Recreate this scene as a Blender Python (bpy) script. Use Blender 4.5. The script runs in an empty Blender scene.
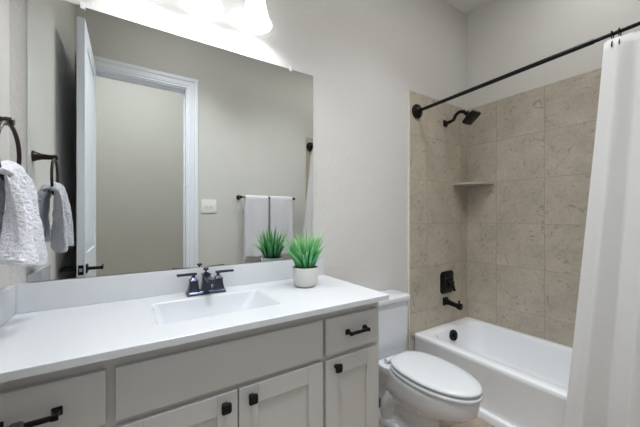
import bpy, bmesh, math, random
from mathutils import Vector, Matrix, noise as mnoise
random.seed(7)
scene = bpy.context.scene
PI = math.pi

# ------------------------------------------------------------------ camera
cd = bpy.data.cameras.new('camera'); cam = bpy.data.objects.new('camera', cd)
scene.collection.objects.link(cam); scene.camera = cam
cam.location = (0.3564, -1.4776, 1.2085)
cam.rotation_euler = (PI/2, 0, -0.5736)
cd.sensor_width = 36; cd.lens = 295.67/640*36; cd.shift_y = 2.85/640
cd.clip_start = 0.01

# ------------------------------------------------------------------ world, light, exposure
world = bpy.data.worlds.new('world'); scene.world = world; world.use_nodes = True
world.node_tree.nodes['Background'].inputs[0].default_value = (0.8, 0.85, 0.9, 1)
world.node_tree.nodes['Background'].inputs[1].default_value = 0.3
vs = scene.view_settings
vs.view_transform = 'Standard'; vs.look = 'None'; vs.gamma = 1; vs.use_curve_mapping = False
vs.exposure = 0.72
scene.cycles.max_bounces = 10; scene.cycles.diffuse_bounces = 6
scene.cycles.glossy_bounces = 6; scene.cycles.transmission_bounces = 6
scene.cycles.caustics_reflective = False; scene.cycles.caustics_refractive = False
scene.cycles.sample_clamp_indirect = 4.0

def area_light(name, loc, size, power, color, rot=(0, 0, 0), size_y=None):
    l = bpy.data.lights.new(name, 'AREA'); l.size = size; l.energy = power; l.color = color
    if size_y: l.shape = 'RECTANGLE'; l.size_y = size_y
    else: l.shape = 'DISK'
    o = bpy.data.objects.new(name, l); o.location = loc; o.rotation_euler = rot
    scene.collection.objects.link(o); return o

CEIL_FILL_W = 10.6; HALL_FILL_W = 16.5; TUB_FILL_W = 2.0; BULB_W = 2.5; SHADE_E = 1.5
for lx_, ly_, w_ in ((0.72, -0.92, CEIL_FILL_W*.60), (1.70, -0.80, CEIL_FILL_W*.40)):
    area_light('ceiling_fill_lamp', (lx_, ly_, 2.885), 0.40, w_, (0.95, 0.98, 1.0)).data.spread = math.radians(106)  # two unseen lamps added overhead to fill the room
area_light('tub_fill_lamp', (2.36, -0.95, 2.955), 0.16, TUB_FILL_W, (0.97, 0.985, 1.0))  # unseen lamp added to brighten the tub and right wall
area_light('hall_fill_lamp', (0.5, -2.30, 3.61), 0.56, HALL_FILL_W, (0.93, 0.97, 1.0))  # unseen lamp added to light the hall and the doorway

# ------------------------------------------------------------------ room dimensions
XR, YF, ZC = 2.841, -1.535, 2.974
TILE_TOP, TILE_L = 2.136, 2.089
TUB_X, TUB_Z = 2.137, 0.341
CT = 0.8635      # worktop height
CD = 0.548       # worktop depth
CR = 1.3245      # worktop right end
BS = 0.9677      # backsplash top

# ------------------------------------------------------------------ node helpers
class NT:
    def __init__(s, name):
        s.m = bpy.data.materials.new(name); s.m.use_nodes = True
        s.t = s.m.node_tree; s.b = s.t.nodes['Principled BSDF']
    def n(s, kind, **kw):
        nd = s.t.nodes.new(kind)
        for k, v in kw.items():
            if k in nd.inputs: nd.inputs[k].default_value = v
            else: setattr(nd, k, v)
        return nd
    def l(s, a, b): s.t.links.new(a, b)
    def math(s, op, a, b=None, c=None):
        nd = s.n('ShaderNodeMath', operation=op)
        for i, v in enumerate((a, b, c)):
            if v is None: continue
            if isinstance(v, (int, float)): nd.inputs[i].default_value = v
            else: s.l(v, nd.inputs[i])
        return nd.outputs[0]
    def pos(s): return s.n('ShaderNodeTexCoord').outputs['Object']

def setp(b, color=None, rough=None, metal=None, spec=None, coat=None, trans=None, sheen=None):
    if color is not None: b.inputs['Base Color'].default_value = (*color, 1)
    if rough is not None: b.inputs['Roughness'].default_value = rough
    if metal is not None: b.inputs['Metallic'].default_value = metal
    if spec is not None: b.inputs['Specular IOR Level'].default_value = spec
    if coat is not None: b.inputs['Coat Weight'].default_value = coat
    if sheen is not None: b.inputs['Sheen Weight'].default_value = sheen

def srgb(r, g, b):
    f = lambda c: (c/255/12.92) if c/255 <= .04045 else ((c/255+.055)/1.055)**2.4
    return (f(r), f(g), f(b))

def plain(name, color, rough=0.5, metal=0, bump=0, bscale=100, var=0, coat=None, spec=None, detail=3, dist=0.002, sheen=None):
    t = NT(name); setp(t.b, color, rough, metal, spec, coat, None, sheen)
    p = t.pos()
    if var:
        nz = t.n('ShaderNodeTexNoise', Scale=6.0, Detail=4.0); t.l(p, nz.inputs['Vector'])
        mx = t.n('ShaderNodeMix', data_type='RGBA')
        mx.inputs['A'].default_value = (*[c*(1-var) for c in color], 1)
        mx.inputs['B'].default_value = (*[min(1, c*(1+var)) for c in color], 1)
        t.l(nz.outputs[0], mx.inputs['Factor']); t.l(mx.outputs['Result'], t.b.inputs['Base Color'])
    if bump:
        nz = t.n('ShaderNodeTexNoise', Scale=float(bscale), Detail=float(detail)); t.l(p, nz.inputs['Vector'])
        bp = t.n('ShaderNodeBump', Strength=bump, Distance=dist)
        t.l(nz.outputs[0], bp.inputs['Height']); t.l(bp.outputs[0], t.b.inputs['Normal'])
    return t.m

M = {}
M['wall'] = plain('wall_paint', srgb(210, 208, 206), 0.5, bump=0.7, bscale=85, var=0.02, spec=0.3, detail=1.5, dist=0.004)
M['wall_front'] = plain('wall_paint_front', srgb(211, 210, 205), 0.6, bump=0.3, bscale=140, var=0.02, spec=0.3)
M['ceiling'] = plain('ceiling_paint', srgb(225, 223, 219), 0.7, bump=0.3, bscale=110, var=0.02, spec=0.2)
M['trim'] = plain('white_trim_paint', srgb(236, 240, 247), 0.35, var=0.01)
M['door'] = plain('white_door_paint', srgb(234, 239, 247), 0.35, var=0.01)
M['cabinet'] = plain('greige_cabinet_paint', srgb(195, 195, 194), 0.42, var=0.02, bump=0.05, bscale=60)
M['kick'] = plain('toe_kick_paint', srgb(140, 137, 132), 0.5, var=0.02)
M['quartz'] = plain('white_worktop', srgb(212, 215, 219), 0.18, var=0.012)
M['ceramic'] = plain('white_ceramic', srgb(214, 217, 222), 0.12, var=0.01, coat=0.3)
M['acrylic'] = plain('white_tub_enamel', srgb(243, 246, 250), 0.16, var=0.01, coat=0.2)
M['seat'] = plain('white_seat_plastic', srgb(215, 219, 223), 0.22, var=0.01)
M['black'] = plain('matte_black_metal', srgb(22, 22, 24), 0.35, 0.6, var=0.2)
M['bronze'] = plain('dark_bronze_metal', srgb(62, 54, 52), 0.3, 0.85, var=0.15)
M['faucet'] = plain('dark_faucet_metal', srgb(68, 71, 86), 0.22, 0.85, var=0.15)
M['steel'] = plain('brushed_steel', srgb(190, 190, 190), 0.3, 1.0, var=0.05)
M['plastic'] = plain('white_plate_plastic', srgb(238, 238, 236), 0.35, var=0.01)
M['pot'] = plain('stone_white_pot', srgb(206, 206, 201), 0.65, bump=0.35, bscale=260, var=0.05)
M['soil'] = plain('dark_soil', srgb(60, 52, 40), 0.9, bump=0.8, bscale=180, var=0.3)
M['towel'] = plain('white_terry_towel', srgb(226, 228, 236), 0.95, bump=1.0, bscale=110, var=0.03, dist=0.010, spec=0.1, sheen=0.3)
M['bath_towel'] = plain('pale_grey_towel', srgb(222, 222, 228), 0.95, bump=0.9, bscale=260, var=0.03, dist=0.003, spec=0.1, sheen=0.3)
M['clip'] = plain('clear_plastic_clip', srgb(225, 228, 230), 0.2, var=0.01)
M['edge'] = plain('tile_edge_trim', srgb(226, 220, 208), 0.4, var=0.02)

def mat_mirror():
    t = NT('mirror_silver'); setp(t.b, (0.80, 0.825, 0.815), 0.0, 1.0)
    p = t.pos(); nz = t.n('ShaderNodeTexNoise', Scale=2.0); t.l(p, nz.inputs['Vector'])
    mx = t.n('ShaderNodeMix', data_type='RGBA'); mx.inputs['A'].default_value = (.80, .825, .812, 1); mx.inputs['B'].default_value = (.81, .83, .82, 1)
    t.l(nz.outputs[0], mx.inputs['Factor']); t.l(mx.outputs['Result'], t.b.inputs['Base Color'])
    return t.m
M['mirror'] = mat_mirror()

def mat_tile(name, axis, u0, tw=.327):
    """stone-look wall tiles 0.33 x 0.33 with thin grout; object space = room space"""
    t = NT(name); p = t.pos()
    sp = t.n('ShaderNodeSeparateXYZ'); t.l(p, sp.inputs[0])
    U = sp.outputs[0 if axis == 'x' else 1]; Z = sp.outputs[2]
    def cell(c, off, size): return t.math('DIVIDE', t.math('SUBTRACT', c, off), size)
    cu, cz = cell(U, u0, tw), cell(Z, 1.815, .331)
    def line(c, size, w): # 1 on the grout
        f = t.math('FRACT', t.math('ADD', c, 100.0)); d = t.math('ABSOLUTE', t.math('SUBTRACT', f, .5))
        return t.math('GREATER_THAN', d, .5 - w/size)
    g = t.math('MAXIMUM', line(cu, tw, .0021), line(cz, .331, .0021))
    # a random shift per tile so that the pattern breaks at the joints
    cb = t.n('ShaderNodeCombineXYZ'); t.l(t.math('FLOOR', cu), cb.inputs[0]); t.l(t.math('FLOOR', cz), cb.inputs[1])
    wn = t.n('ShaderNodeTexWhiteNoise', noise_dimensions='3D'); t.l(cb.outputs[0], wn.inputs['Vector'])
    sc = t.n('ShaderNodeVectorMath', operation='SCALE'); sc.inputs['Scale'].default_value = 7.0; t.l(wn.outputs['Color'], sc.inputs[0])
    av = t.n('ShaderNodeVectorMath', operation='ADD'); t.l(p, av.inputs[0]); t.l(sc.outputs[0], av.inputs[1])
    n1 = t.n('ShaderNodeTexNoise', Scale=5.0, Detail=5.0, Roughness=.6); t.l(av.outputs[0], n1.inputs['Vector'])
    n2 = t.n('ShaderNodeTexNoise', Scale=16.0, Detail=4.5, Roughness=.62, Distortion=1.5); t.l(av.outputs[0], n2.inputs['Vector'])
    n3 = t.n('ShaderNodeTexNoise', Scale=60.0, Detail=4.0); t.l(av.outputs[0], n3.inputs['Vector'])
    r1 = t.n('ShaderNodeValToRGB'); t.l(n1.outputs[0], r1.inputs[0])
    r1.color_ramp.elements[0].position = .3; r1.color_ramp.elements[0].color = (*srgb(172, 163, 149), 1)
    r1.color_ramp.elements[1].position = .72; r1.color_ramp.elements[1].color = (*srgb(196, 187, 172), 1)
    r2 = t.n('ShaderNodeValToRGB'); t.l(n2.outputs[0], r2.inputs[0])
    r2.color_ramp.elements[0].position = .57; r2.color_ramp.elements[0].color = (0, 0, 0, 1)
    r2.color_ramp.elements[1].position = .69; r2.color_ramp.elements[1].color = (.55, .55, .55, 1)
    m1 = t.n('ShaderNodeMix', data_type='RGBA'); t.l(r2.outputs[0], m1.inputs['Factor']); t.l(r1.outputs[0], m1.inputs['A'])
    m1.inputs['B'].default_value = (*srgb(118, 104, 88), 1)
    m2 = t.n('ShaderNodeMix', data_type='RGBA', blend_type='OVERLAY'); m2.inputs['Factor'].default_value = .22
    t.l(m1.outputs['Result'], m2.inputs['A']); t.l(n3.outputs[0], m2.inputs['B'])
    m3 = t.n('ShaderNodeMix', data_type='RGBA'); t.l(g, m3.inputs['Factor']); t.l(m2.outputs['Result'], m3.inputs['A'])
    m3.inputs['B'].default_value = (*srgb(162, 152, 137), 1)
    t.l(m3.outputs['Result'], t.b.inputs['Base Color']); setp(t.b, None, .45)
    bp = t.n('ShaderNodeBump', Strength=.5, Distance=.002); t.l(t.math('MULTIPLY', g, -1.0), bp.inputs['Height']); t.l(bp.outputs[0], t.b.inputs['Normal'])
    return t.m
M['tile_x'] = mat_tile('stone_tile_back', 'x', 2.74, .45)
M['tile_y'] = mat_tile('stone_tile_side', 'y', -.253)
M['shelf'] = plain('stone_shelf', srgb(176, 168, 156), 0.4, var=0.06)

def mat_floor():
    t = NT('wood_look_floor_tile'); p = t.pos()
    br = t.n('ShaderNodeTexBrick', Scale=1.0); t.l(p, br.inputs['Vector'])
    br.inputs['Brick Width'].default_value = .9; br.inputs['Row Height'].default_value = .15; br.inputs['Mortar Size'].default_value = .002
    br.inputs['Color1'].default_value = (*srgb(160, 144, 127), 1); br.inputs['Color2'].default_value = (*srgb(174, 159, 142), 1); br.inputs['Mortar'].default_value = (*srgb(120, 110, 100), 1)
    mp = t.n('ShaderNodeMapping'); mp.inputs['Scale'].default_value = (3, 45, 1); t.l(p, mp.inputs[0])
    nz = t.n('ShaderNodeTexNoise', Scale=1.0, Detail=5.0); t.l(mp.outputs[0], nz.inputs['Vector'])
    mx = t.n('ShaderNodeMix', data_type='RGBA', blend_type='OVERLAY'); mx.inputs['Factor'].default_value = .5
    t.l(br.outputs[0], mx.inputs['A']); t.l(nz.outputs[0], mx.inputs['B']); t.l(mx.outputs['Result'], t.b.inputs['Base Color']); setp(t.b, None, .4)
    return t.m
M['floor'] = mat_floor()

def mat_emit(name, color, strength):
    t = NT(name); setp(t.b, color, .3)
    t.b.inputs['Emission Color'].default_value = (*color, 1); t.b.inputs['Emission Strength'].default_value = strength
    return t.m
M['shade'] = mat_emit('lit_white_glass', (.97, .985, 1.0), SHADE_E)
M['diffuser'] = mat_emit('added_light_diffuser', (1.0, .96, .9), 3.0)  # glow of the added out-of-frame lamps

def mat_fabric():
    t = NT('white_curtain_fabric'); setp(t.b, srgb(238, 238, 238), .85, spec=.15)
    p = t.pos(); wv = t.n('ShaderNodeTexNoise', Scale=220.0, Detail=2.0); t.l(p, wv.inputs['Vector'])
    bp = t.n('ShaderNodeBump', Strength=.2, Distance=.001); t.l(wv.outputs[0], bp.inputs['Height']); t.l(bp.outputs[0], t.b.inputs['Normal'])
    tr = t.n('ShaderNodeBsdfTranslucent'); tr.inputs[0].default_value = (*srgb(236, 236, 236), 1)
    mx = t.n('ShaderNodeMixShader'); mx.inputs[0].default_value = .32
    out = t.t.nodes['Material Output']; t.l(t.b.outputs[0], mx.inputs[1]); t.l(tr.outputs[0], mx.inputs[2]); t.l(mx.outputs[0], out.inputs[0])
    return t.m
M['curtain'] = mat_fabric()

def mat_grass():
    t = NT('green_grass_blades'); at = t.n('ShaderNodeAttribute', attribute_name='tip')
    r = t.n('ShaderNodeValToRGB'); t.l(at.outputs['Fac'], r.inputs[0])
    e = r.color_ramp.elements
    e[0].position = 0; e[0].color = (*srgb(20, 84, 48), 1)  # base darkened to paint in the shade between the blades
    e[1].position = 1; e[1].color = (*srgb(186, 232, 164), 1)
    k = r.color_ramp.elements.new(.5); k.color = (*srgb(86, 178, 112), 1)
    t.l(r.outputs[0], t.b.inputs['Base Color']); setp(t.b, None, .45)
    return t.m
M['grass'] = mat_grass()

# ------------------------------------------------------------------ mesh helpers
def box(bm, x0, x1, y0, y1, z0, z1, bev=0.0, seg=2):
    r = bmesh.ops.create_cube(bm, size=1)
    vs_ = r['verts']
    for v in vs_:
        v.co = Vector(((x0+x1)/2 + v.co.x*(x1-x0), (y0+y1)/2 + v.co.y*(y1-y0), (z0+z1)/2 + v.co.z*(z1-z0)))
    if bev:
        es = list({e for v in vs_ for e in v.link_edges})
        bmesh.ops.bevel(bm, geom=es, offset=bev, segments=seg, affect='EDGES', profile=.7, clamp_overlap=True)
    return bm

def loft(bm, rings, cap0=True, cap1=True, closed=True):
    """rings: lists of points with equal length"""
    vv = [[bm.verts.new(p) for p in r] for r in rings]
    n = len(rings[0])
    for a, b in zip(vv, vv[1:]):
        for i in range(n if closed else n-1):
            j = (i+1) % n
            bm.faces.new((a[i], a[j], b[j], b[i]))
    if closed and cap0: bm.faces.new(list(reversed(vv[0])))
    if closed and cap1: bm.faces.new(vv[-1])
    return bm

def rrect(cx, cy, hx, hy, r, z, n=6):
    """rounded rectangle ring in the xy plane"""
    pts = []
    r = min(r, hx*.999, hy*.999)
    for k, (sx, sy) in enumerate(((1, 1), (-1, 1), (-1, -1), (1, -1))):
        for i in range(n+1):
            a = k*PI/2 + i/n*PI/2
            pts.append((cx + sx*(hx-r) + r*math.cos(a), cy + sy*(hy-r) + r*math.sin(a), z))
    return pts

def lathe(bm, prof, cx, cy, n=40, cap0=True, cap1=True):
    return loft(bm, [[(cx + r*math.cos(2*PI*i/n), cy + r*math.sin(2*PI*i/n), z) for i in range(n)] for r, z in prof], cap0, cap1)

def tube(bm, pts, rad, n=14, cap=True):
    pts = [Vector(p) for p in pts]; rings = []
    rads = rad if isinstance(rad, (list, tuple)) else [rad]*len(pts)
    up = None
    for i, p in enumerate(pts):
        d = (pts[min(i+1, len(pts)-1)] - pts[max(i-1, 0)]).normalized()
        if up is None:
            up = Vector((0, 0, 1)) if abs(d.z) < .9 else Vector((1, 0, 0))
        s = d.cross(up).normalized(); up = s.cross(d).normalized()
        rings.append([tuple(p + rads[i]*(math.cos(2*PI*k/n)*s + math.sin(2*PI*k/n)*up)) for k in range(n)])
    return loft(bm, rings, cap, cap)

def disc_along(bm, p, axis, prof, n=28):
    """lathe along an arbitrary axis: prof = [(radius, distance)]"""
    p = Vector(p); a = Vector(axis).normalized()
    u = a.orthogonal().normalized(); w = a.cross(u)
    return loft(bm, [[tuple(p + a*t + r*(math.cos(2*PI*k/n)*u + math.sin(2*PI*k/n)*w)) for k in range(n)] for r, t in prof])

def sq_along(bm, p, axis, up, prof, rr=.2, n=4):
    """square section loft along an axis: prof = [(half_u, half_w, distance)]"""
    p = Vector(p); a = Vector(axis).normalized(); w = Vector(up).normalized(); u = w.cross(a).normalized()
    rings = []
    for hu, hw, t in prof:
        rings.append([tuple(p + a*t + q[0]*u + q[1]*w) for q in rrect(0, 0, hu, hw, rr*min(hu, hw), 0, n)])
    return loft(bm, rings)

def inset_panel(bm, x0, x1, z0, z1, yf, yb, frame, depth, rows=None):
    """slab from yb to yf (front, more negative) whose front has recessed panels; rows = list of (z0,z1)"""
    box(bm, x0, x1, yf + depth, yb, z0, z1)
    rows = rows or [(z0+frame, z1-frame)]
    b = .0015
    box(bm, x0, x0+frame, yf, yf+depth, z0, z1, b, 1); box(bm, x1-frame, x1, yf, yf+depth, z0, z1, b, 1)
    zs = [z0] + [q for r in rows for q in r] + [z1]
    for i in range(0, len(zs), 2):
        box(bm, x0+frame, x1-frame, yf, yf+depth, zs[i], zs[i+1], b, 1)
    return bm

def base_of(o):
    while o.parent: o = o.parent
    return o.location

def obj(name, bm, mat, parent=None, smooth=True, angle=35, origin=None):
    bmesh.ops.recalc_face_normals(bm, faces=bm.faces[:])
    if parent is not None: org = Vector(base_of(parent))
    elif origin is not None: org = Vector(origin)
    else:
        c = [v.co for v in bm.verts]
        org = Vector(((min(v.x for v in c)+max(v.x for v in c))/2, (min(v.y for v in c)+max(v.y for v in c))/2, min(v.z for v in c)))
    for v in bm.verts: v.co -= org
    me = bpy.data.meshes.new(name); bm.to_mesh(me); bm.free()
    if smooth:
        for p in me.polygons: p.use_smooth = True
        me.set_sharp_from_angle(angle=math.radians(angle))
    me.materials.append(mat if not isinstance(mat, str) else M[mat])
    o = bpy.data.objects.new(name, me); scene.collection.objects.link(o)
    if parent is not None: o.parent = parent
    else: o.location = org
    return o

def thing(name, label, cat, loc, group=None):
    o = bpy.data.objects.new(name, None); o.empty_display_size = .05; o.location = loc
    scene.collection.objects.link(o); return tag(o, label, cat, group)

def tag(o, label, cat, group=None):
    o['label'] = label; o['category'] = cat
    if group: o['group'] = group
    return o

def struct(name, bm, mat, parent=None, **kw):
    o = obj(name, bm, mat, parent, origin=kw.pop('origin', (0, 0, 0)), **kw)
    if parent is None: o['kind'] = 'structure'
    return o
B = bmesh.new

# ================================================================== THE SETTING
HY, HB = -1.655, -3.55
ZH = 3.70                  # the hall has a higher ceiling     # hall side of the front wall, far hall wall
struct('floor', box(B(), -.5, XR+.1, HB, .1, -.08, 0), 'floor')
struct('ceiling', box(B(), -.1, XR+.1, YF, .1, ZC, ZC+.08), 'ceiling')
struct('wall_back', box(B(), -.1, XR+.1, 0, .1, 0, ZC), 'wall')
struct('wall_left', box(B(), -.1, 0, YF, 0, 0, ZC), 'wall_front')
struct('wall_right', box(B(), XR, XR+.1, YF, 0, 0, ZC), 'wall_front')
OX0, OX1, OZ = .098, .820, 2.412
bm = B()
box(bm, -.6, OX0, HY, YF, 0, ZH); box(bm, OX1, XR+.1, HY, YF, 0, ZH); box(bm, OX0, OX1, HY, YF, OZ, ZH)
struct('wall_front', bm, 'wall_front')
# the hall seen through the doorway in the mirror
struct('wall_hall_far', box(B(), -.6, 1.9, HB-.1, HB, 0, ZH), 'wall_front')
struct('wall_hall_left', box(B(), -.6, -.5, HB, HY, 0, ZH), 'wall_front')
struct('wall_hall_right', box(B(), 1.8, 1.9, HB, HY, 0, ZH), 'wall_front')
struct('floor_hall', box(B(), -.5, 1.8, HB, HY-.001, .0005, .003), 'floor')
struct('ceiling_hall', box(B(), -.6, 1.9, HB-.1, HY, ZH, ZH+.08), 'ceiling')
# tile surround
T = .010
struct('wall_back_tile', box(B(), TILE_L, XR, -T, 0, TUB_Z-.02, TILE_TOP), 'tile_x')
struct('wall_right_tile', box(B(), XR-T, XR, YF+T, -T, TUB_Z-.02, TILE_TOP), 'tile_y')
struct('wall_front_tile', box(B(), TILE_L, XR, YF, YF+T, TUB_Z-.02, TILE_TOP), 'tile_x')
struct('trim_1', box(B(), TILE_L-.010, TILE_L, -T-.001, 0, .10, TILE_TOP+.001, .002), 'edge')
struct('trim_2', box(B(), TILE_L-.010, TILE_L, YF, YF+T+.001, .10, TILE_TOP+.001, .002), 'edge')
# baseboards
def baseboard(name, x0, x1, y0, y1):
    bm = B(); box(bm, x0, x1, y0, y1, 0, .11, .004)
    struct(name, bm, 'trim')
baseboard('baseboard_back', CR-.02, TILE_L-.012, -.014, 0)
baseboard('baseboard_front', .915, TILE_L-.012, YF, YF+.014)
baseboard('baseboard_left', 0, .014, YF+.02, -.60)
# door casing (bathroom side) : stepped profile
prof = [(-.008, -.0005), (-.008, .010), (-.004, .013), (.010, .011), (.014, .016), (.052, .018), (.058, .025), (.084, .025), (.088, .021), (.088, -.0005)]
def casing_node(k):
    out = []
    for o, t in prof:
        xl, xr = max(.0015, OX0-o), OX1+o
        out.append(((xl, xl, xr, xr)[k], YF+t, (0, OZ+o, OZ+o, 0)[k]))
    return out
bm = B(); loft(bm, [casing_node(k) for k in range(4)])
struct('trim_3', bm, 'trim', angle=20)
bm = B()
box(bm, OX1-.018, OX1, HY-.005, YF+.004, 0, OZ, .002); box(bm, OX0, OX0+.018, HY-.005, YF+.004, 0, OZ, .002)
box(bm, OX0, OX1, HY-.005, YF+.004, OZ-.018, OZ, .002)
box(bm, OX1-.030, OX1-.017, YF-.085, YF-.045, 0, OZ-.018, .002); box(bm, OX0+.018, OX1-.018, YF-.085, YF-.045, OZ-.031, OZ-.017, .002)
struct('trim_4', bm, 'trim')

# ---- the open door, standing square to the front wall
dx0, dx1, dy0, dy1, dz1 = .094, .134, -.800, YF+.018, 2.403
door = bpy.data.objects.new('door_1', None); door.location = (dx0, dy1, 0); scene.collection.objects.link(door); door['kind'] = 'structure'
bm = B()
box(bm, dx0+.007, dx1-.007, dy1, dy0, .012, dz1, .001, 1)
fr = .115
rows = [(.012, .24), (.80, .98), (2.285, dz1)]
for xa, xb in ((dx0, dx0+.007), (dx1-.007, dx1)):
    box(bm, xa, xb, dy0-fr, dy0, .012, dz1, .002, 1); box(bm, xa, xb, dy1, dy1+fr, .012, dz1, .002, 1)
    for a, b in rows: box(bm, xa, xb, dy1+fr, dy0-fr, a, b, .002, 1)
    for a, b in ((.24, .80), (.98, 2.285)):   # raised panel fields
        xm0, xm1 = (xa+.002, xb) if xa == dx0 else (xa, xb-.002)
        box(bm, xm0, xm1, dy1+fr+.045, dy0-fr-.045, a+.045, b-.045, .003, 1)
leaf = obj('leaf', bm, 'door', door, angle=25)
hy, hz = dy0-.058, .886
bm = B()
for s, xf in ((-1, dx0), (1, dx1)):
    sq_along(bm, (xf, hy, hz), (s, 0, 0), (0, 0, 1), [(.028, .028, 0), (.028, .028, .006), (.020, .020, .010)])
    disc_along(bm, (xf, hy, hz), (s, 0, 0), [(.011, .008), (.010, .072), (.012, .074), (.012, .086)], 16)
    sq_along(bm, (xf+s*.078, hy+.008, hz), (0, -1, 0), (0, 0, 1), [(.006, .010, 0), (.006, .010, .03), (.005, .007, .11), (.005, .008, .118)])
obj('door_handle', bm, 'black', door)
bm = B(); sq_along(bm, ((dx0+dx1)/2, dy0-.001, hz), (0, 1, 0), (0, 0, 1), [(.013, .029, 0), (.013, .029, .0025)])
lp = obj('latch_plate', bm, 'black', door)
bm = B(); box(bm, (dx0+dx1)/2-.007, (dx0+dx1)/2+.007, dy0, dy0+.010, hz-.010, hz+.010, .002)
lb = obj('latch_bolt', bm, 'steel', door); lp['label'] = 'black latch plate on the door edge'; lb['label'] = 'steel latch bolt'
for z in (.25, 1.23, 2.22):
    bm = B(); tube(bm, [(dx0-.001, dy1+.002, z-.045), (dx0-.001, dy1+.002, z+.045)], .006, 10)
    obj('hinge', bm, 'black', door)

# ================================================================== VANITY CABINET
CX1 = 1.312; FY = -.510; FB = -.492
van = thing('vanity_cabinet', 'warm grey painted vanity cabinet with slab drawers and recessed-panel doors under the white worktop', 'cabinet', (CX1/2, -.25, 0))
bm = B()
for a, b in ((.004, .022), (CX1-.018, CX1), (.980, .998)): box(bm, a, b, FB+.018, -.006, .10, CT-.0225)
box(bm, .004, CX1, FB+.018, -.006, .10, .118); box(bm, .004, CX1, -.018, -.006, .10, CT-.16)
for a, b in ((.004, .030), (.296, .338), (.985, 1.022), (1.278, CX1)): box(bm, a, b, FB, FB+.018, .10, CT-.0225, .001, 1)
for a, b in ((CT-.075, CT-.0225), (.626, .664), (.10, .125)): box(bm, .004, CX1, FB+.0005, FB+.018, a, b, .001, 1)
obj('carcass', bm, 'cabinet', van, angle=25)
bm = B(); box(bm, .004, CX1-.01, -.425, -.01, 0, .10); obj('toe_kick', bm, 'kick', van)

def pull(parent, cx, cz, half=.052):
    bm = B()
    for s in (-1, 1):
        sq_along(bm, (cx+s*half, FY, cz), (0, -1, 0), (0, 0, 1), [(.011, .011, 0), (.011, .011, .002), (.0075, .0075, .008), (.0055, .0055, .020), (.007, .007, .028), (.007, .007, .031)])
    sq_along(bm, (cx-half, FY-.0265, cz), (1, 0, 0), (0, 0, 1), [(.0045, .0055, -.006), (.0045, .0055, 2*half+.006)])
    obj('pull_handle', bm, 'black', parent, angle=30)
def knob(parent, cx, cz):
    bm = B()
    sq_along(bm, (cx, FY, cz), (0, -1, 0), (0, 0, 1), [(.009, .009, 0), (.006, .006, .004), (.006, .006, .012), (.0145, .0155, .017), (.016, .017, .021), (.0155, .0165, .026), (.012, .013, .029)], .5, 5)
    obj('knob', bm, 'black', parent, angle=30)
def slab(name, x0, x1, z0, z1):
    bm = B(); box(bm, x0, x1, FY, FB-.0005, z0, z1, .0035, 2); return obj(name, bm, 'cabinet', van, angle=25)
def shaker(x0, x1, z0, z1):
    bm = B(); inset_panel(bm, x0, x1, z0, z1, FY, FB-.0005, .066, .007); return obj('door', bm, 'cabinet', van, angle=25)
d = slab('drawer', .022, .305, .657, .800); pull(d, .155, .726)
d = slab('drawer', .022, .305, .395, .634); pull(d, .163, .52)
d = slab('drawer', .022, .305, .115, .375); pull(d, .163, .25)
slab('false_drawer_front', .326, .996, .655, .800)
d = slab('drawer', 1.010, 1.290, .655, .800); pull(d, 1.163, .730, .046)
d = shaker(.326, .6585, .115, .636); knob(d, .616, .600)
d = shaker(.6625, .996, .115, .636); knob(d, .704, .600)
d = shaker(1.010, 1.290, .115, .634); knob(d, 1.058, .604)

# ================================================================== WORKTOP WITH BASIN
SX0, SX1, SY0, SY1 = .432, .860, -.412, -.140     # basin opening
top = thing('worktop', 'white vanity worktop with an integral rectangular basin and low splashbacks', 'countertop', (CR/2, -.27, CT))
bm = B()
TH = .022; n = 7
scx, scy, shx, shy = (SX0+SX1)/2, (SY0+SY1)/2, (SX1-SX0)/2, (SY1-SY0)/2
def worktop_ring(inset, z):
    return rrect(CR/2+.001, -CD/2-.001, CR/2-.002-inset, CD/2-.001-inset, .006, z, n)
loft(bm, [rrect(scx, scy, shx+.02, shy+.02, .02, CT-TH, n), worktop_ring(0, CT-TH), worktop_ring(0, CT-.002), worktop_ring(.002, CT), rrect(scx, scy, shx+.004, shy+.004, .022, CT, n), rrect(scx, scy, shx, shy, .02, CT-.004, n)], False, False)
slab_o = obj('slab', bm, 'quartz', top, angle=30)
bm = B()
fl = CT-.125
rg = [rrect(scx, scy, shx, shy, .02, CT-.004, n), rrect(scx-.004, scy+.004, shx-.010, shy-.008, .024, CT-.02, n),
      rrect(scx-.030, scy+.010, shx-.050, shy-.028, .035, fl+.02, n), rrect(scx-.034, scy+.012, shx-.066, shy-.042, .04, fl+.006, n), rrect(scx-.034, scy+.012, shx-.10, shy-.07, .03, fl, n)]
loft(bm, rg, False, True)
under = [[(x, y, z-.012) for x, y, z in r] for r in rg]
obj('basin', bm, 'ceramic', top, angle=60)
bm = B(); lathe(bm, [(.026, fl), (.026, fl+.003), (.020, fl+.004), (.016, fl+.008), (.004, fl+.010)], scx-.02, scy+.02, 24)
obj('drain', bm, 'faucet', top)
bm = B(); box(bm, .022, CR-.0, -.022, -.001, CT+.0005, BS, .003); obj('backsplash', bm, 'quartz', top, angle=25)
bm = B(); box(bm, .001, .022, -CD+.004, -.001, CT+.0005, BS, .003); obj('side_splash', bm, 'quartz', top, angle=25)

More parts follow.
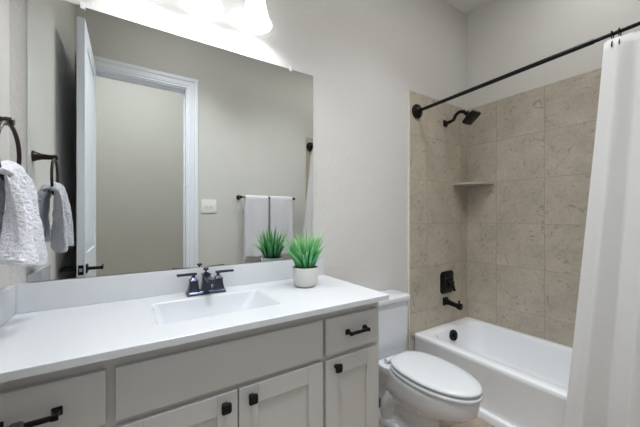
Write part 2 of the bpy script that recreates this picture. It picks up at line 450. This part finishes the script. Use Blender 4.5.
# ================================================================== FAUCET
fx, fyc = .648, -.082
fau = thing('faucet', 'dark two-handle faucet standing behind the basin', 'faucet', (fx, fyc, CT))
Zf = CT+.0005
bm = B(); loft(bm, [rrect(fx, fyc, .082, .030, .004, Zf), rrect(fx, fyc, .082, .030, .004, Zf+.006), rrect(fx, fyc, .076, .025, .004, Zf+.014), rrect(fx, fyc, .074, .023, .004, Zf+.016)])
obj('base_plate', bm, 'faucet', fau, angle=30)
for s in (-1, 1):
    hx = fx + s*.053
    bm = B(); loft(bm, [rrect(hx, fyc, h, h, .003, Zf+z) for h, z in ((.0260, .012), (.0225, .019), (.0195, .034), (.0165, .056), (.0180, .058), (.0180, .063), (.010, .072), (.008, .075))])
    hd = obj('handle', bm, 'faucet', fau, angle=30)
    bm = B(); lathe(bm, [(.007, Zf+.072), (.007, Zf+.092)], hx, fyc, 14)
    sq_along(bm, (hx-s*.012, fyc, Zf+.0905), (s, -.12, .02), (0, 0, 1), [(.0065, .0052, 0), (.0065, .0055, .02), (.006, .005, .074), (.0062, .0055, .080)])
    obj('lever', bm, 'faucet', hd, angle=30)
bm = B()
loft(bm, [rrect(fx, fyc, h, h, .003, Zf+z) for h, z in ((.023, .012), (.020, .020), (.0170, .050), (.0160, .078), (.0180, .080), (.0180, .087), (.006, .094))])
sq_along(bm, (fx, fyc-.005, Zf+.073), (0, -1, -.04), (0, 0, 1), [(.0135, .0095, 0), (.013, .0085, .05), (.0125, .0075, .092), (.0130, .0085, .098)])
disc_along(bm, (fx, fyc-.090, Zf+.066), (0, 0, -1), [(.009, -.004), (.009, .009)], 18)
obj('spout', bm, 'faucet', fau, angle=30)
bm = B(); lathe(bm, [(.003, Zf+.088), (.004, Zf+.100), (.011, Zf+.104), (.013, Zf+.109), (.008, Zf+.114)], fx, fyc+.004, 16)
obj('lift_rod', bm, 'faucet', fau)

# ================================================================== MIRROR
mx0, mx1, mz0, mz1 = .048, 1.259, BS+.003, 2.027
mir = thing('wall_mirror', 'large frameless rectangular mirror on the wall above the worktop', 'mirror', ((mx0+mx1)/2, 0, mz0))
bm = B(); box(bm, mx0, mx1, -.006, -.0005, mz0, mz1); obj('mirror_glass', bm, 'mirror', mir, smooth=False)
for cxp in (.205, 1.112):
    bm = B(); box(bm, cxp-.009, cxp+.009, -.010, -.0005, mz1+.0005, mz1+.016, .002); box(bm, cxp-.008, cxp+.008, -.010, -.0065, mz1-.010, mz1+.004, .0015)
    obj('mirror_clip', bm, 'clip', mir)

# ================================================================== VANITY LIGHT
LX = (.405, .640, .875); LY = -.100
vl = thing('vanity_light', 'bath light with lit white bell glass shades above the mirror', 'wall lamp', (.635, 0, 2.338))
bm = B(); box(bm, .635-.16, .635+.16, -.024, -.0005, 2.313, 2.433, .006); obj('back_plate', bm, 'bronze', vl)
bm = B(); tube(bm, [(.36, -.05, 2.373), (.91, -.05, 2.373)], .009); tube(bm, [(.60, -.02, 2.373), (.60, -.05, 2.373)], .009); tube(bm, [(.67, -.02, 2.373), (.67, -.05, 2.373)], .009)
obj('cross_bar', bm, 'bronze', vl)
for lx in LX:
    bm = B()
    tube(bm, [(lx, -.05, 2.373), (lx, -.075, 2.383), (lx, -.092, 2.376), (lx, LY, 2.358), (lx, LY, 2.330)], .007)
    lathe(bm, [(.010, 2.343), (.026, 2.336), (.028, 2.308), (.026, 2.300)], lx, LY, 24)
    arm = obj('lamp_arm', bm, 'bronze', vl)
    prof = [(.026, 2.304), (.036, 2.293), (.044, 2.263), (.051, 2.228), (.058, 2.193), (.067, 2.163), (.0765, 2.148), (.078, 2.144)]
    inner = [(r-.004, z) for r, z in reversed(prof)]
    bm = B(); lathe(bm, prof + inner, lx, LY, 40, False, False)
    obj('glass_shade', bm, 'shade', vl, angle=70)
    l = bpy.data.lights.new('bulb_light', 'POINT'); l.energy = BULB_W; l.color = (.96, .98, 1.0); l.shadow_soft_size = .028
    lo = bpy.data.objects.new('bulb_light', l); lo.location = (lx, LY, 2.196); scene.collection.objects.link(lo)

# ================================================================== ADDED FILL LIGHTS: ceiling, tub and hall (out of frame)
def flush_fill_light(t, x, y, ZC=ZC):
    bm = B(); lathe(bm, [(.220, ZC-.001), (.220, ZC-.03), (.212, ZC-.034)], x, y, 48); obj('rim', bm, 'trim', t)
    bm = B(); lathe(bm, [(.210, ZC-.034), (.206, ZC-.05), (.16, ZC-.066), (.08, ZC-.077), (.005, ZC-.080)], x, y, 48); obj('diffuser', bm, 'diffuser', t)
flush_fill_light(thing('added_ceiling_light', 'added round flush fill light nearer the doorway', 'ceiling lamp', (.72, -.92, ZC), 'added fill ceiling lights'), .72, -.92)
flush_fill_light(thing('added_ceiling_light', 'added round flush fill light nearer the bathtub', 'ceiling lamp', (1.70, -.80, ZC), 'added fill ceiling lights'), 1.70, -.80)
sl = thing('added_tub_downlight', 'added small recessed fill light over the bathtub', 'ceiling lamp', (2.36, -.95, ZC))
bm = B(); lathe(bm, [(.105, ZC-.0005), (.105, ZC-.006), (.098, ZC-.010), (.086, ZC-.010), (.084, ZC-.004)], 2.36, -.95, 40, False, False); obj('rim', bm, 'trim', sl)
bm = B(); lathe(bm, [(.085, ZC-.0005), (.085, ZC-.005), (.004, ZC-.006)], 2.36, -.95, 40); obj('diffuser', bm, 'diffuser', sl)
flush_fill_light(thing('added_hall_light', 'added round flush fill light in the hall outside the door', 'ceiling lamp', (.5, -2.30, ZH)), .5, -2.30, ZH)

# ================================================================== POTTED GRASS
px, py = 1.090, -.208
pl = thing('potted_plant', 'faux grass plant in a small off-white pot at the right end of the worktop', 'plant', (px, py, CT))
z0 = CT+.0005
bm = B(); lathe(bm, [(.040, z0), (.046, z0+.003), (.055, z0+.012), (.061, z0+.028), (.0635, z0+.05), (.064, z0+.094), (.0625, z0+.096), (.060, z0+.095), (.0585, z0+.084), (.057, z0+.076)], px, py, 44)
obj('pot', bm, 'pot', pl, angle=50)
bm = B(); lathe(bm, [(.0575, z0+.073), (.0575, z0+.080), (.03, z0+.084), (.004, z0+.085)], px, py, 24); obj('soil', bm, 'soil', pl)
bm = B(); tipl = bm.verts.layers.float.new('tip')
for k in range(165):
    a = random.uniform(0, 2*PI); r0 = .046*math.sqrt(random.random())
    bx, by = px + r0*math.cos(a), py + r0*math.sin(a)
    a2 = a + random.uniform(-.5, .5)
    H = random.uniform(.125, .228)*(1.0 - .12*r0/.046); lean = (.25+.75*r0/.046)*random.uniform(.3, 1.0)*.105
    wd = random.uniform(.0036, .0060); droop = random.uniform(0, .04)*(lean/.08)
    side = Vector((-math.sin(a2), math.cos(a2), 0)); sa = random.uniform(-1, 1); side = (side*math.cos(sa) + Vector((math.cos(a2), math.sin(a2), 0))*math.sin(sa))
    prev = None; N = 6
    for i in range(N+1):
        t = i/N
        c = Vector((bx + math.cos(a2)*lean*t**1.6, by + math.sin(a2)*lean*t**1.6, z0+.079 + H*t - droop*t**3))
        w = wd*(1 - t**2.2)*(.75+.5*min(1, t*3)) + .0003
        cr = Vector((math.cos(a2), math.sin(a2), 0))*(.0012*(1-t))
        row = [bm.verts.new(c - side*w), bm.verts.new(c + cr), bm.verts.new(c + side*w)]
        for v in row: v[tipl] = min(1, max(0, t*.9 + random.uniform(-.1, .12)))
        if prev:
            for q in range(2): bm.faces.new((prev[q], prev[q+1], row[q+1], row[q]))
        prev = row
foliage = obj('foliage', bm, 'grass', pl, angle=180)

# ================================================================== TOWEL RING + HAND TOWEL (left wall)
ry, rz, rx = -.312, 1.474, .074
tr = thing('towel_ring', 'dark bronze towel ring on the left wall beside the mirror', 'towel ring', (0, ry, rz))
bm = B(); disc_along(bm, (0.0005, ry, rz), (1, 0, 0), [(.024, 0), (.024, .004), (.019, .012), (.0135, .030), (.0115, .05), (.0105, .064), (.012, .066), (.012, .082), (.009, .085)], 24); obj('post', bm, 'bronze', tr)
bm = B(); RR = .082
tube(bm, [(rx + .003*math.sin(2*PI*k/48), ry + RR*math.sin(2*PI*k/48), rz-.006-RR + RR*math.cos(2*PI*k/48)) for k in range(49)], .0055, 12, False); obj('ring', bm, 'bronze', tr)

def sheet(bm, f, nu, nv):
    g = [[bm.verts.new(f(i/nu, j/nv)) for i in range(nu+1)] for j in range(nv+1)]
    for j in range(nv):
        for i in range(nu): bm.faces.new((g[j][i], g[j][i+1], g[j+1][i+1], g[j+1][i]))
    return bm
def interp(tab, t):
    for (a, va), (b, vb) in zip(tab, tab[1:]):
        if t <= b:
            s = (t-a)/(b-a); s = s*s*(3-2*s)*.5 + s*.5
            return va + (vb-va)*s
    return tab[-1][1]
rb = rz-.006-2*RR   # bottom of the ring's centre line
def hand(u, v):
    # v: back hem -> over the ring -> front hem ; u: across (along the wall)
    X = interp([(0, .022), (.25, .024), (.38, .034), (.46, .050), (.5, .074), (.54, .092), (.62, .098), (.75, .100), (1, .101)], v)
    Zc = interp([(0, 1.095), (.25, 1.21), (.38, rb-.010), (.46, rb+.038), (.5, rb+.052), (.54, rb+.038), (.62, rb-.010), (.75, 1.22), (1, 1.072)], v)
    d = abs(v-.5)*2
    hw = .055 + .080*d**.45
    c = (u-.5)*2
    hw *= (.72 if (v > .5 and c < 0) else 1)
    yy = ry + c*hw + .01*math.sin(5*d+c*2)
    fold = (.004+.022*d)*math.cos(c*PI*2.1 + (.6 if v > .5 else 2.2))
    nz = mnoise.noise(Vector((u*6, v*9, 3.1)))*.008*(.3+d) + mnoise.noise(Vector((u*22, v*34, 1.7)))*.003
    arc = -.030*c*c*(1-d)           # the gathered towel sags at both sides of the ring's bottom
    return (max(.012, X + fold + nz), yy, Zc + arc + (.016*c*c if v < .5 else -.018*c)*d + .006*math.sin(c*7)*d)
bm = B(); sheet(bm, hand, 44, 90)
ht = obj('hand_towel', bm, 'towel', None, angle=180)
md = ht.modifiers.new('thickness', 'SOLIDIFY'); md.thickness = .020; md.offset = 0
md = ht.modifiers.new('smooth', 'SUBSURF'); md.levels = 1; md.render_levels = 1
tag(ht, 'white textured hand towel hanging from the ring on the left wall', 'towel')

# ================================================================== TOWEL BAR + BATH TOWELS (front wall, seen in the mirror)
bz, by = 1.403, YF+.070
tb = thing('towel_bar', 'black towel bar on the wall opposite the mirror holding two towels', 'towel bar', (1.605, YF, bz))
for x in (1.300, 1.900):
    bm = B(); disc_along(bm, (x, YF+.0005, bz), (0, 1, 0), [(.024, 0), (.024, .004), (.017, .012), (.012, .030), (.011, .060), (.014, .063), (.014, .080), (.010, .083)], 24); obj('post', bm, 'black', tb)
bm = B(); tube(bm, [(1.300, by, bz), (1.900, by, bz)], .0075, 14); obj('bar', bm, 'black', tb)
def bath_towel(x0, x1, zb, label, seed):
    W_ = x1-x0
    def f(u, v):
        s = v*2-1
        L = (zb-bz) if s > 0 else (zb-.035-bz)
        d = abs(s)
        r = .0165
        if d < .06:
            a = s/.06*PI/2; yy = by + r*math.sin(a); zz = bz + r*math.cos(a)
        else:
            q = (d-.06)/.94; yy = by + math.copysign(r + .012*q*(1 if s > 0 else .1), s); zz = bz + L*q
        wv = .006*d*math.cos(u*PI*3+seed) if s > 0 else 0
        nz = .003*mnoise.noise(Vector((u*5+seed, v*8, 0)))
        return (x0 + W_*u + .008*(u-.5)*d, yy + wv + nz, zz + .003*math.sin(u*9+seed)*d)
    bm = B(); sheet(bm, f, 26, 60)
    o = obj('bath_towel', bm, 'bath_towel', None, angle=180)
    m_ = o.modifiers.new('thickness', 'SOLIDIFY'); m_.thickness = .014; m_.offset = 0
    tag(o, label, 'towel', 'towels on the bar')
bath_towel(1.344, 1.588, .790, 'pale grey bath towel on the bar nearer the door', 0.0)
bath_towel(1.614, 1.874, .790, 'pale grey bath towel on the bar nearer the shower', 1.9)

# ================================================================== LIGHT SWITCH (front wall)
sw = thing('light_switch', 'white double light switch on the wall beside the doorway', 'light switch', (1.009, YF, 1.308))
bm = B(); box(bm, .939, 1.079, YF, YF+.006, 1.243, 1.373, .003); obj('plate', bm, 'plastic', sw)
for x in (.985, 1.033):
    bm = B(); box(bm, x-.006, x+.006, YF+.005, YF+.009, 1.296, 1.320, .001); box(bm, x-.0045, x+.0045, YF+.007, YF+.020, 1.308, 1.317, .001); obj('toggle', bm, 'plastic', sw)

# ================================================================== TOILET
tcx = 1.728
to = thing('toilet', 'white two-piece toilet with closed lid between the vanity and the bathtub', 'toilet', (tcx, -.4, 0))
def egg(yb, yf, hw, z, n=56, sq=2.0, bk=2.6):
    """egg outline: rounder in front (yf), squarer at the back (yb)"""
    ym = yb + (yf-yb)*.46; pts = []
    for i in range(n):
        a = 2*PI*i/n; c, s = math.cos(a), math.sin(a)
        e = sq if s < 0 else bk
        X = hw*math.copysign(abs(c)**(2/e), c)
        Y = (ym-yf if s < 0 else yb-ym)*math.copysign(abs(s)**(2/e), s)
        pts.append((tcx+X, ym+Y, z))
    return pts
bm = B()
loft(bm, [egg(-.12, -.535, .105, 0), egg(-.12, -.535, .105, .018), egg(-.13, -.520, .096, .034), egg(-.14, -.505, .088, .10), egg(-.15, -.512, .092, .145), egg(-.16, -.545, .104, .168),
          egg(-.175, -.615, .128, .196), egg(-.19, -.668, .145, .220), egg(-.202, -.700, .154, .250), egg(-.207, -.712, .157, .285), egg(-.21, -.715, .158, .31), egg(-.21, -.716, .158, .330), egg(-.212, -.710, .153, .336)])
# rear deck carrying the tank, and its neck
loft(bm, [rrect(tcx, -.155, .085, .115, .05, .10), rrect(tcx, -.155, .095, .125, .05, .20), rrect(tcx, -.15, .125, .130, .05, .285), rrect(tcx, -.15, .135, .132, .05, .305), rrect(tcx, -.15, .135, .132, .05, .334), rrect(tcx, -.15, .130, .128, .05, .338)])
# trapway bulges on both sides
for s in (-1, 1):
    tube(bm, [(tcx+s*.066, -.47, .19), (tcx+s*.074, -.40, .215), (tcx+s*.078, -.33, .205), (tcx+s*.080, -.27, .165), (tcx+s*.082, -.235, .11), (tcx+s*.082, -.225, .05), (tcx+s*.078, -.225, .005)],
         [.034, .042, .048, .050, .050, .046, .044], 18)
loft(bm, [rrect(tcx, -.24, .128, .10, .05, 0), rrect(tcx, -.24, .128, .10, .05, .022), rrect(tcx, -.24, .118, .09, .05, .034)])
obj('bowl', bm, 'ceramic', to, angle=50)
for s in (-1, 1):
    bm = B(); lathe(bm, [(.013, .032), (.013, .040), (.009, .047), (.002, .049)], tcx+s*.106, -.285, 18); obj('bolt_cap', bm, 'seat', to)
bm = B(); TB = -.018
loft(bm, [rrect(tcx, -.098, .150, .068, .035, .3385), rrect(tcx, -.098, .156, .076, .035, .36), rrect(tcx, -.096, .164, .078, .03, .45), rrect(tcx, -.096, .169, .078, .028, .662)])
obj('tank', bm, 'ceramic', to, angle=50)
bm = B(); loft(bm, [rrect(tcx, -.098, .167, .076, .03, .6625), rrect(tcx, -.098, .178, .086, .03, .667), rrect(tcx, -.098, .180, .088, .03, .674), rrect(tcx, -.098, .180, .088, .03, .694), rrect(tcx, -.098, .176, .084, .028, .700), rrect(tcx, -.098, .168, .076, .026, .702)])
obj('tank_lid', bm, 'ceramic', to, angle=50)
bm = B(); loft(bm, [egg(-.240, -.712, .149, .3365), egg(-.232, -.722, .156, .3395), egg(-.230, -.727, .161, .343), egg(-.230, -.727, .161, .354), egg(-.234, -.721, .156, .3585)])
obj('seat', bm, 'seat', to, angle=60)
bm = B(); loft(bm, [egg(-.262, -.690, .136, .3595), egg(-.256, -.697, .140, .3655), egg(-.236, -.720, .156, .3675), egg(-.234, -.724, .159, .370), egg(-.234, -.724, .159, .378), egg(-.238, -.717, .153, .384), egg(-.262, -.68, .125, .387), egg(-.32, -.60, .07, .388)])
obj('lid', bm, 'seat', to, angle=60)
for s in (-1, 1):
    bm = B(); tube(bm, [(tcx+s*.075-.022, -.222, .354), (tcx+s*.075+.022, -.222, .354)], .014, 16); obj('hinge', bm, 'seat', to)

# ================================================================== BATHTUB
ty0, ty1, tx1 = YF+.0115, -.0115, XR-.0115
tub = thing('bathtub', 'white alcove bathtub beneath the tiled walls', 'bathtub', ((TUB_X+tx1)/2, (ty0+ty1)/2, 0))
bm = B(); n = 10
def rr2(x0, x1, y0, y1, r, z): return rrect((x0+x1)/2, (y0+y1)/2, (x1-x0)/2, (y1-y0)/2, r, z, n)
fx0 = TUB_X
loft(bm, [rr2(fx0-.016, tx1, ty0, ty1, .006, 0), rr2(fx0-.016, tx1, ty0, ty1, .006, .040), rr2(fx0-.012, tx1, ty0, ty1, .006, .045), rr2(fx0+.010, tx1, ty0, ty1, .006, .048),
          rr2(fx0+.004, tx1, ty0, ty1, .006, .295), rr2(fx0-.001, tx1, ty0, ty1, .006, .312), rr2(fx0-.001, tx1, ty0, ty1, .008, .332), rr2(fx0+.003, tx1-.002, ty0+.002, ty1-.002, .012, .339), rr2(fx0+.010, tx1-.006, ty0+.006, ty1-.006, .02, .341),
          rr2(fx0+.070, tx1-.050, ty0+.13, ty1-.075, .10, .341), rr2(fx0+.078, tx1-.056, ty0+.142, ty1-.082, .10, .337), rr2(fx0+.086, tx1-.062, ty0+.16, ty1-.090, .10, .325),
          rr2(fx0+.096, tx1-.070, ty0+.20, ty1-.098, .11, .25), rr2(fx0+.115, tx1-.085, ty0+.28, ty1-.120, .12, .12), rr2(fx0+.135, tx1-.10, ty0+.33, ty1-.140, .12, .075), rr2(fx0+.175, tx1-.14, ty0+.39, ty1-.18, .10, .058), rr2(fx0+.22, tx1-.19, ty0+.5, ty1-.25, .08, .055)], False, True)
obj('tub_shell', bm, 'acrylic', tub, angle=50)
bm = B(); ox, oz = 2.470, .286
disc_along(bm, (ox, ty1-.0985, oz), (0, -1, .14), [(.041, -.004), (.041, .010), (.037, .015), (.029, .015), (.027, .008), (.016, .008), (.013, .024), (.006, .026)], 28); obj('overflow_plate', bm, 'black', tub)
bm = B(); lathe(bm, [(.034, .0555), (.034, .059), (.026, .060), (.022, .066), (.004, .068)], 2.482, ty1-.26, 24); obj('drain', bm, 'black', tub)

# ================================================================== SHOWER FITTINGS
yw = -T
sv = thing('shower_valve', 'black square shower valve with lever on the tiled wall above the tub spout', 'shower valve', (2.538, yw, .672))
bm = B(); sq_along(bm, (2.538, yw-.0005, .672), (0, -1, 0), (0, 0, 1), [(.088, .090, 0), (.088, .090, .004), (.078, .080, .010), (.044, .046, .012), (.036, .038, .026)], .38, 6); obj('valve_plate', bm, 'black', sv, angle=30)
bm = B(); disc_along(bm, (2.538, yw-.024, .672), (0, -1, 0), [(.024, 0), (.022, .02), (.018, .034), (.012, .037)], 22)
sq_along(bm, (2.538, yw-.050, .680), (.35, -.06, -1), (0, -1, 0), [(.010, .007, 0), (.008, .006, .05), (.010, .006, .075)]); obj('lever', bm, 'black', sv, angle=30)
ts = thing('tub_spout', 'black tub spout under the shower valve on the tiled wall', 'tub spout', (2.500, yw, .512))
bm = B(); sq_along(bm, (2.515, yw-.0005, .520), (0, -1, -.10), (0, 0, 1), [(.032, .032, 0), (.032, .032, .006), (.022, .022, .013), (.0165, .0165, .04), (.0155, .0155, .095), (.019, .020, .115), (.020, .023, .138), (.017, .018, .142)], .3); obj('spout_body', bm, 'black', ts, angle=30)
bm = B(); disc_along(bm, (2.515, yw-.122, .528), (0, 0, 1), [(.005, 0), (.005, .012), (.009, .014), (.008, .022)], 14); obj('diverter_knob', bm, 'black', ts)
sh = thing('overhead_shower', 'black square shower head on a curved arm high on the tiled wall', 'shower head', (2.515, yw, 1.963))
bm = B(); sq_along(bm, (2.515, yw-.0005, 1.963), (0, -1, 0), (0, 0, 1), [(.025, .025, 0), (.025, .025, .005), (.018, .018, .012)], .25); obj('flange', bm, 'black', sh, angle=30)
bm = B()
ctrl = [(0, 1.963), (-.03, 1.962), (-.055, 1.968), (-.075, 1.972), (-.095, 2.006), (-.115, 2.018), (-.14, 2.020), (-.162, 2.010), (-.178, 1.992)]
tube(bm, [(2.515, yw+y, z) for y, z in ctrl], .0130, 14); obj('shower_arm', bm, 'black', sh)
ax = Vector((.05, -.62, -.78)).normalized(); hp = Vector((2.522, yw-.176, 2.002))
bm = B(); disc_along(bm, hp, ax, [(.014, 0), (.019, .006), (.019, .016), (.015, .022), (.017, .03)], 18)
upv = (Vector((0, -1, .0)) - ax*Vector((0, -1, 0)).dot(ax)).normalized()
sq_along(bm, hp + ax*.026, ax, upv, [(.022, .022, 0), (.030, .030, .010), (.050, .050, .024), (.056, .056, .030), (.056, .056, .046), (.050, .050, .048)], .28); obj('spray_head', bm, 'black', sh, angle=30)

# corner shelf
bm = B(); s0, s1, sz = .215, .228, 1.478
pts = [(XR-T, -T)] + [(XR-T-s0*math.cos(a)**.9 if math.cos(a) > 1e-6 else XR-T, -T-s1*math.sin(a)**.9) for a in [i/14*PI/2 for i in range(15)]]
loft(bm, [[(x, y, sz-.010) for x, y in pts], [(x, y, sz+.008) for x, y in pts]])
tag(obj('corner_shelf', bm, 'shelf', None, angle=30), 'small stone corner shelf on the tiled shower walls', 'shelf')

# ================================================================== SHOWER ROD, HOOKS, CURTAIN
RXa, RZa = 2.165, 1.993     # rod end at the back wall
RXb, RZb = 2.150, 2.026     # rod end at the front wall
rod = thing('shower_rod', 'black shower curtain rod across the front of the bathtub', 'curtain rod', (2.16, -.84, 2.0))
def rodp(y): t = (y+T)/(YF+2*T); return (RXa+(RXb-RXa)*t, y, RZa+(RZb-RZa)*t)
bm = B(); tube(bm, [rodp(-.012), rodp(-1.02)], .0118, 20); tube(bm, [rodp(-1.0), rodp(YF+.012)], .0095, 20); obj('pole', bm, 'black', rod)
for yy, s in ((-T-.0005, -1), (YF+T+.0005, 1)):
    p = rodp(yy); bm = B(); disc_along(bm, p, (0, s, 0), [(.053, 0), (.053, .010), (.047, .018), (.034, .022), (.026, .036), (.018, .040)], 30); obj('flange', bm, 'black', rod)

hook_ys = [-1.080, -1.104, -1.18, -1.25, -1.32, -1.39, -1.45, -1.495]
CTZ = 1.992
def curtain(u, v):
    # u along the rod (0 = nearest the back wall), v from hem (0) to top (1)
    d = 1-v
    y0 = -1.052 + .130*d**1.15; y1 = -1.508
    ph = u*PI*2*3.9
    amp = .010 + .010*min(1, d*1.4)
    y = y0 + (y1-y0)*u + .008*math.sin(2*ph+1)*d
    x = 2.150 - .078*d**.8 + amp*math.cos(ph+.4) + .006*math.sin(v*7+u*9)*d
    x -= .21*max(0, u-.25)*d
    if u < .05: x -= (.05-u)*.25*d
    z = .075 + (CTZ-.075)*v + (.005*(math.cos(ph*1.0)) if v > .99 else 0)
    return (min(x, 2.112) if z < TUB_Z+.05 else min(x, 2.19), y, z)
bm = B(); sheet(bm, curtain, 190, 44)
cu = obj('shower_curtain', bm, 'curtain', None, angle=180)
md = cu.modifiers.new('thickness', 'SOLIDIFY'); md.thickness = .0022; md.offset = 0
tag(cu, 'long white fabric shower curtain gathered at the near end of the rod', 'curtain')
hook_lab = ['metal curtain hook at the curtain\'s free edge', 'metal curtain hook second from the curtain\'s free edge']
for i, yy in enumerate(hook_ys):
    p = rodp(yy); bm = B(); R = .018
    path = [(p[0] + R*math.sin(a), yy, p[2]-.006 + R*math.cos(a)) for a in [(-150+i_*12)/180*PI for i_ in range(26)]]
    path += [(p[0]+.008, yy-.001, p[2]-.030), (p[0]-.012, yy-.002, p[2]-.038), (p[0]-.020, yy-.002, p[2]-.052), (p[0]-.018, yy-.002, p[2]-.064)]
    tube(bm, path, .0024, 8)
    lab = hook_lab[i] if i < 2 else ('metal curtain hook last before the front wall' if i == len(hook_ys)-1 else 'metal curtain hook in the gathered middle of the curtain')
    tag(obj('curtain_hook', bm, 'bronze', None), lab, 'curtain hook', 'curtain hooks on the rod')
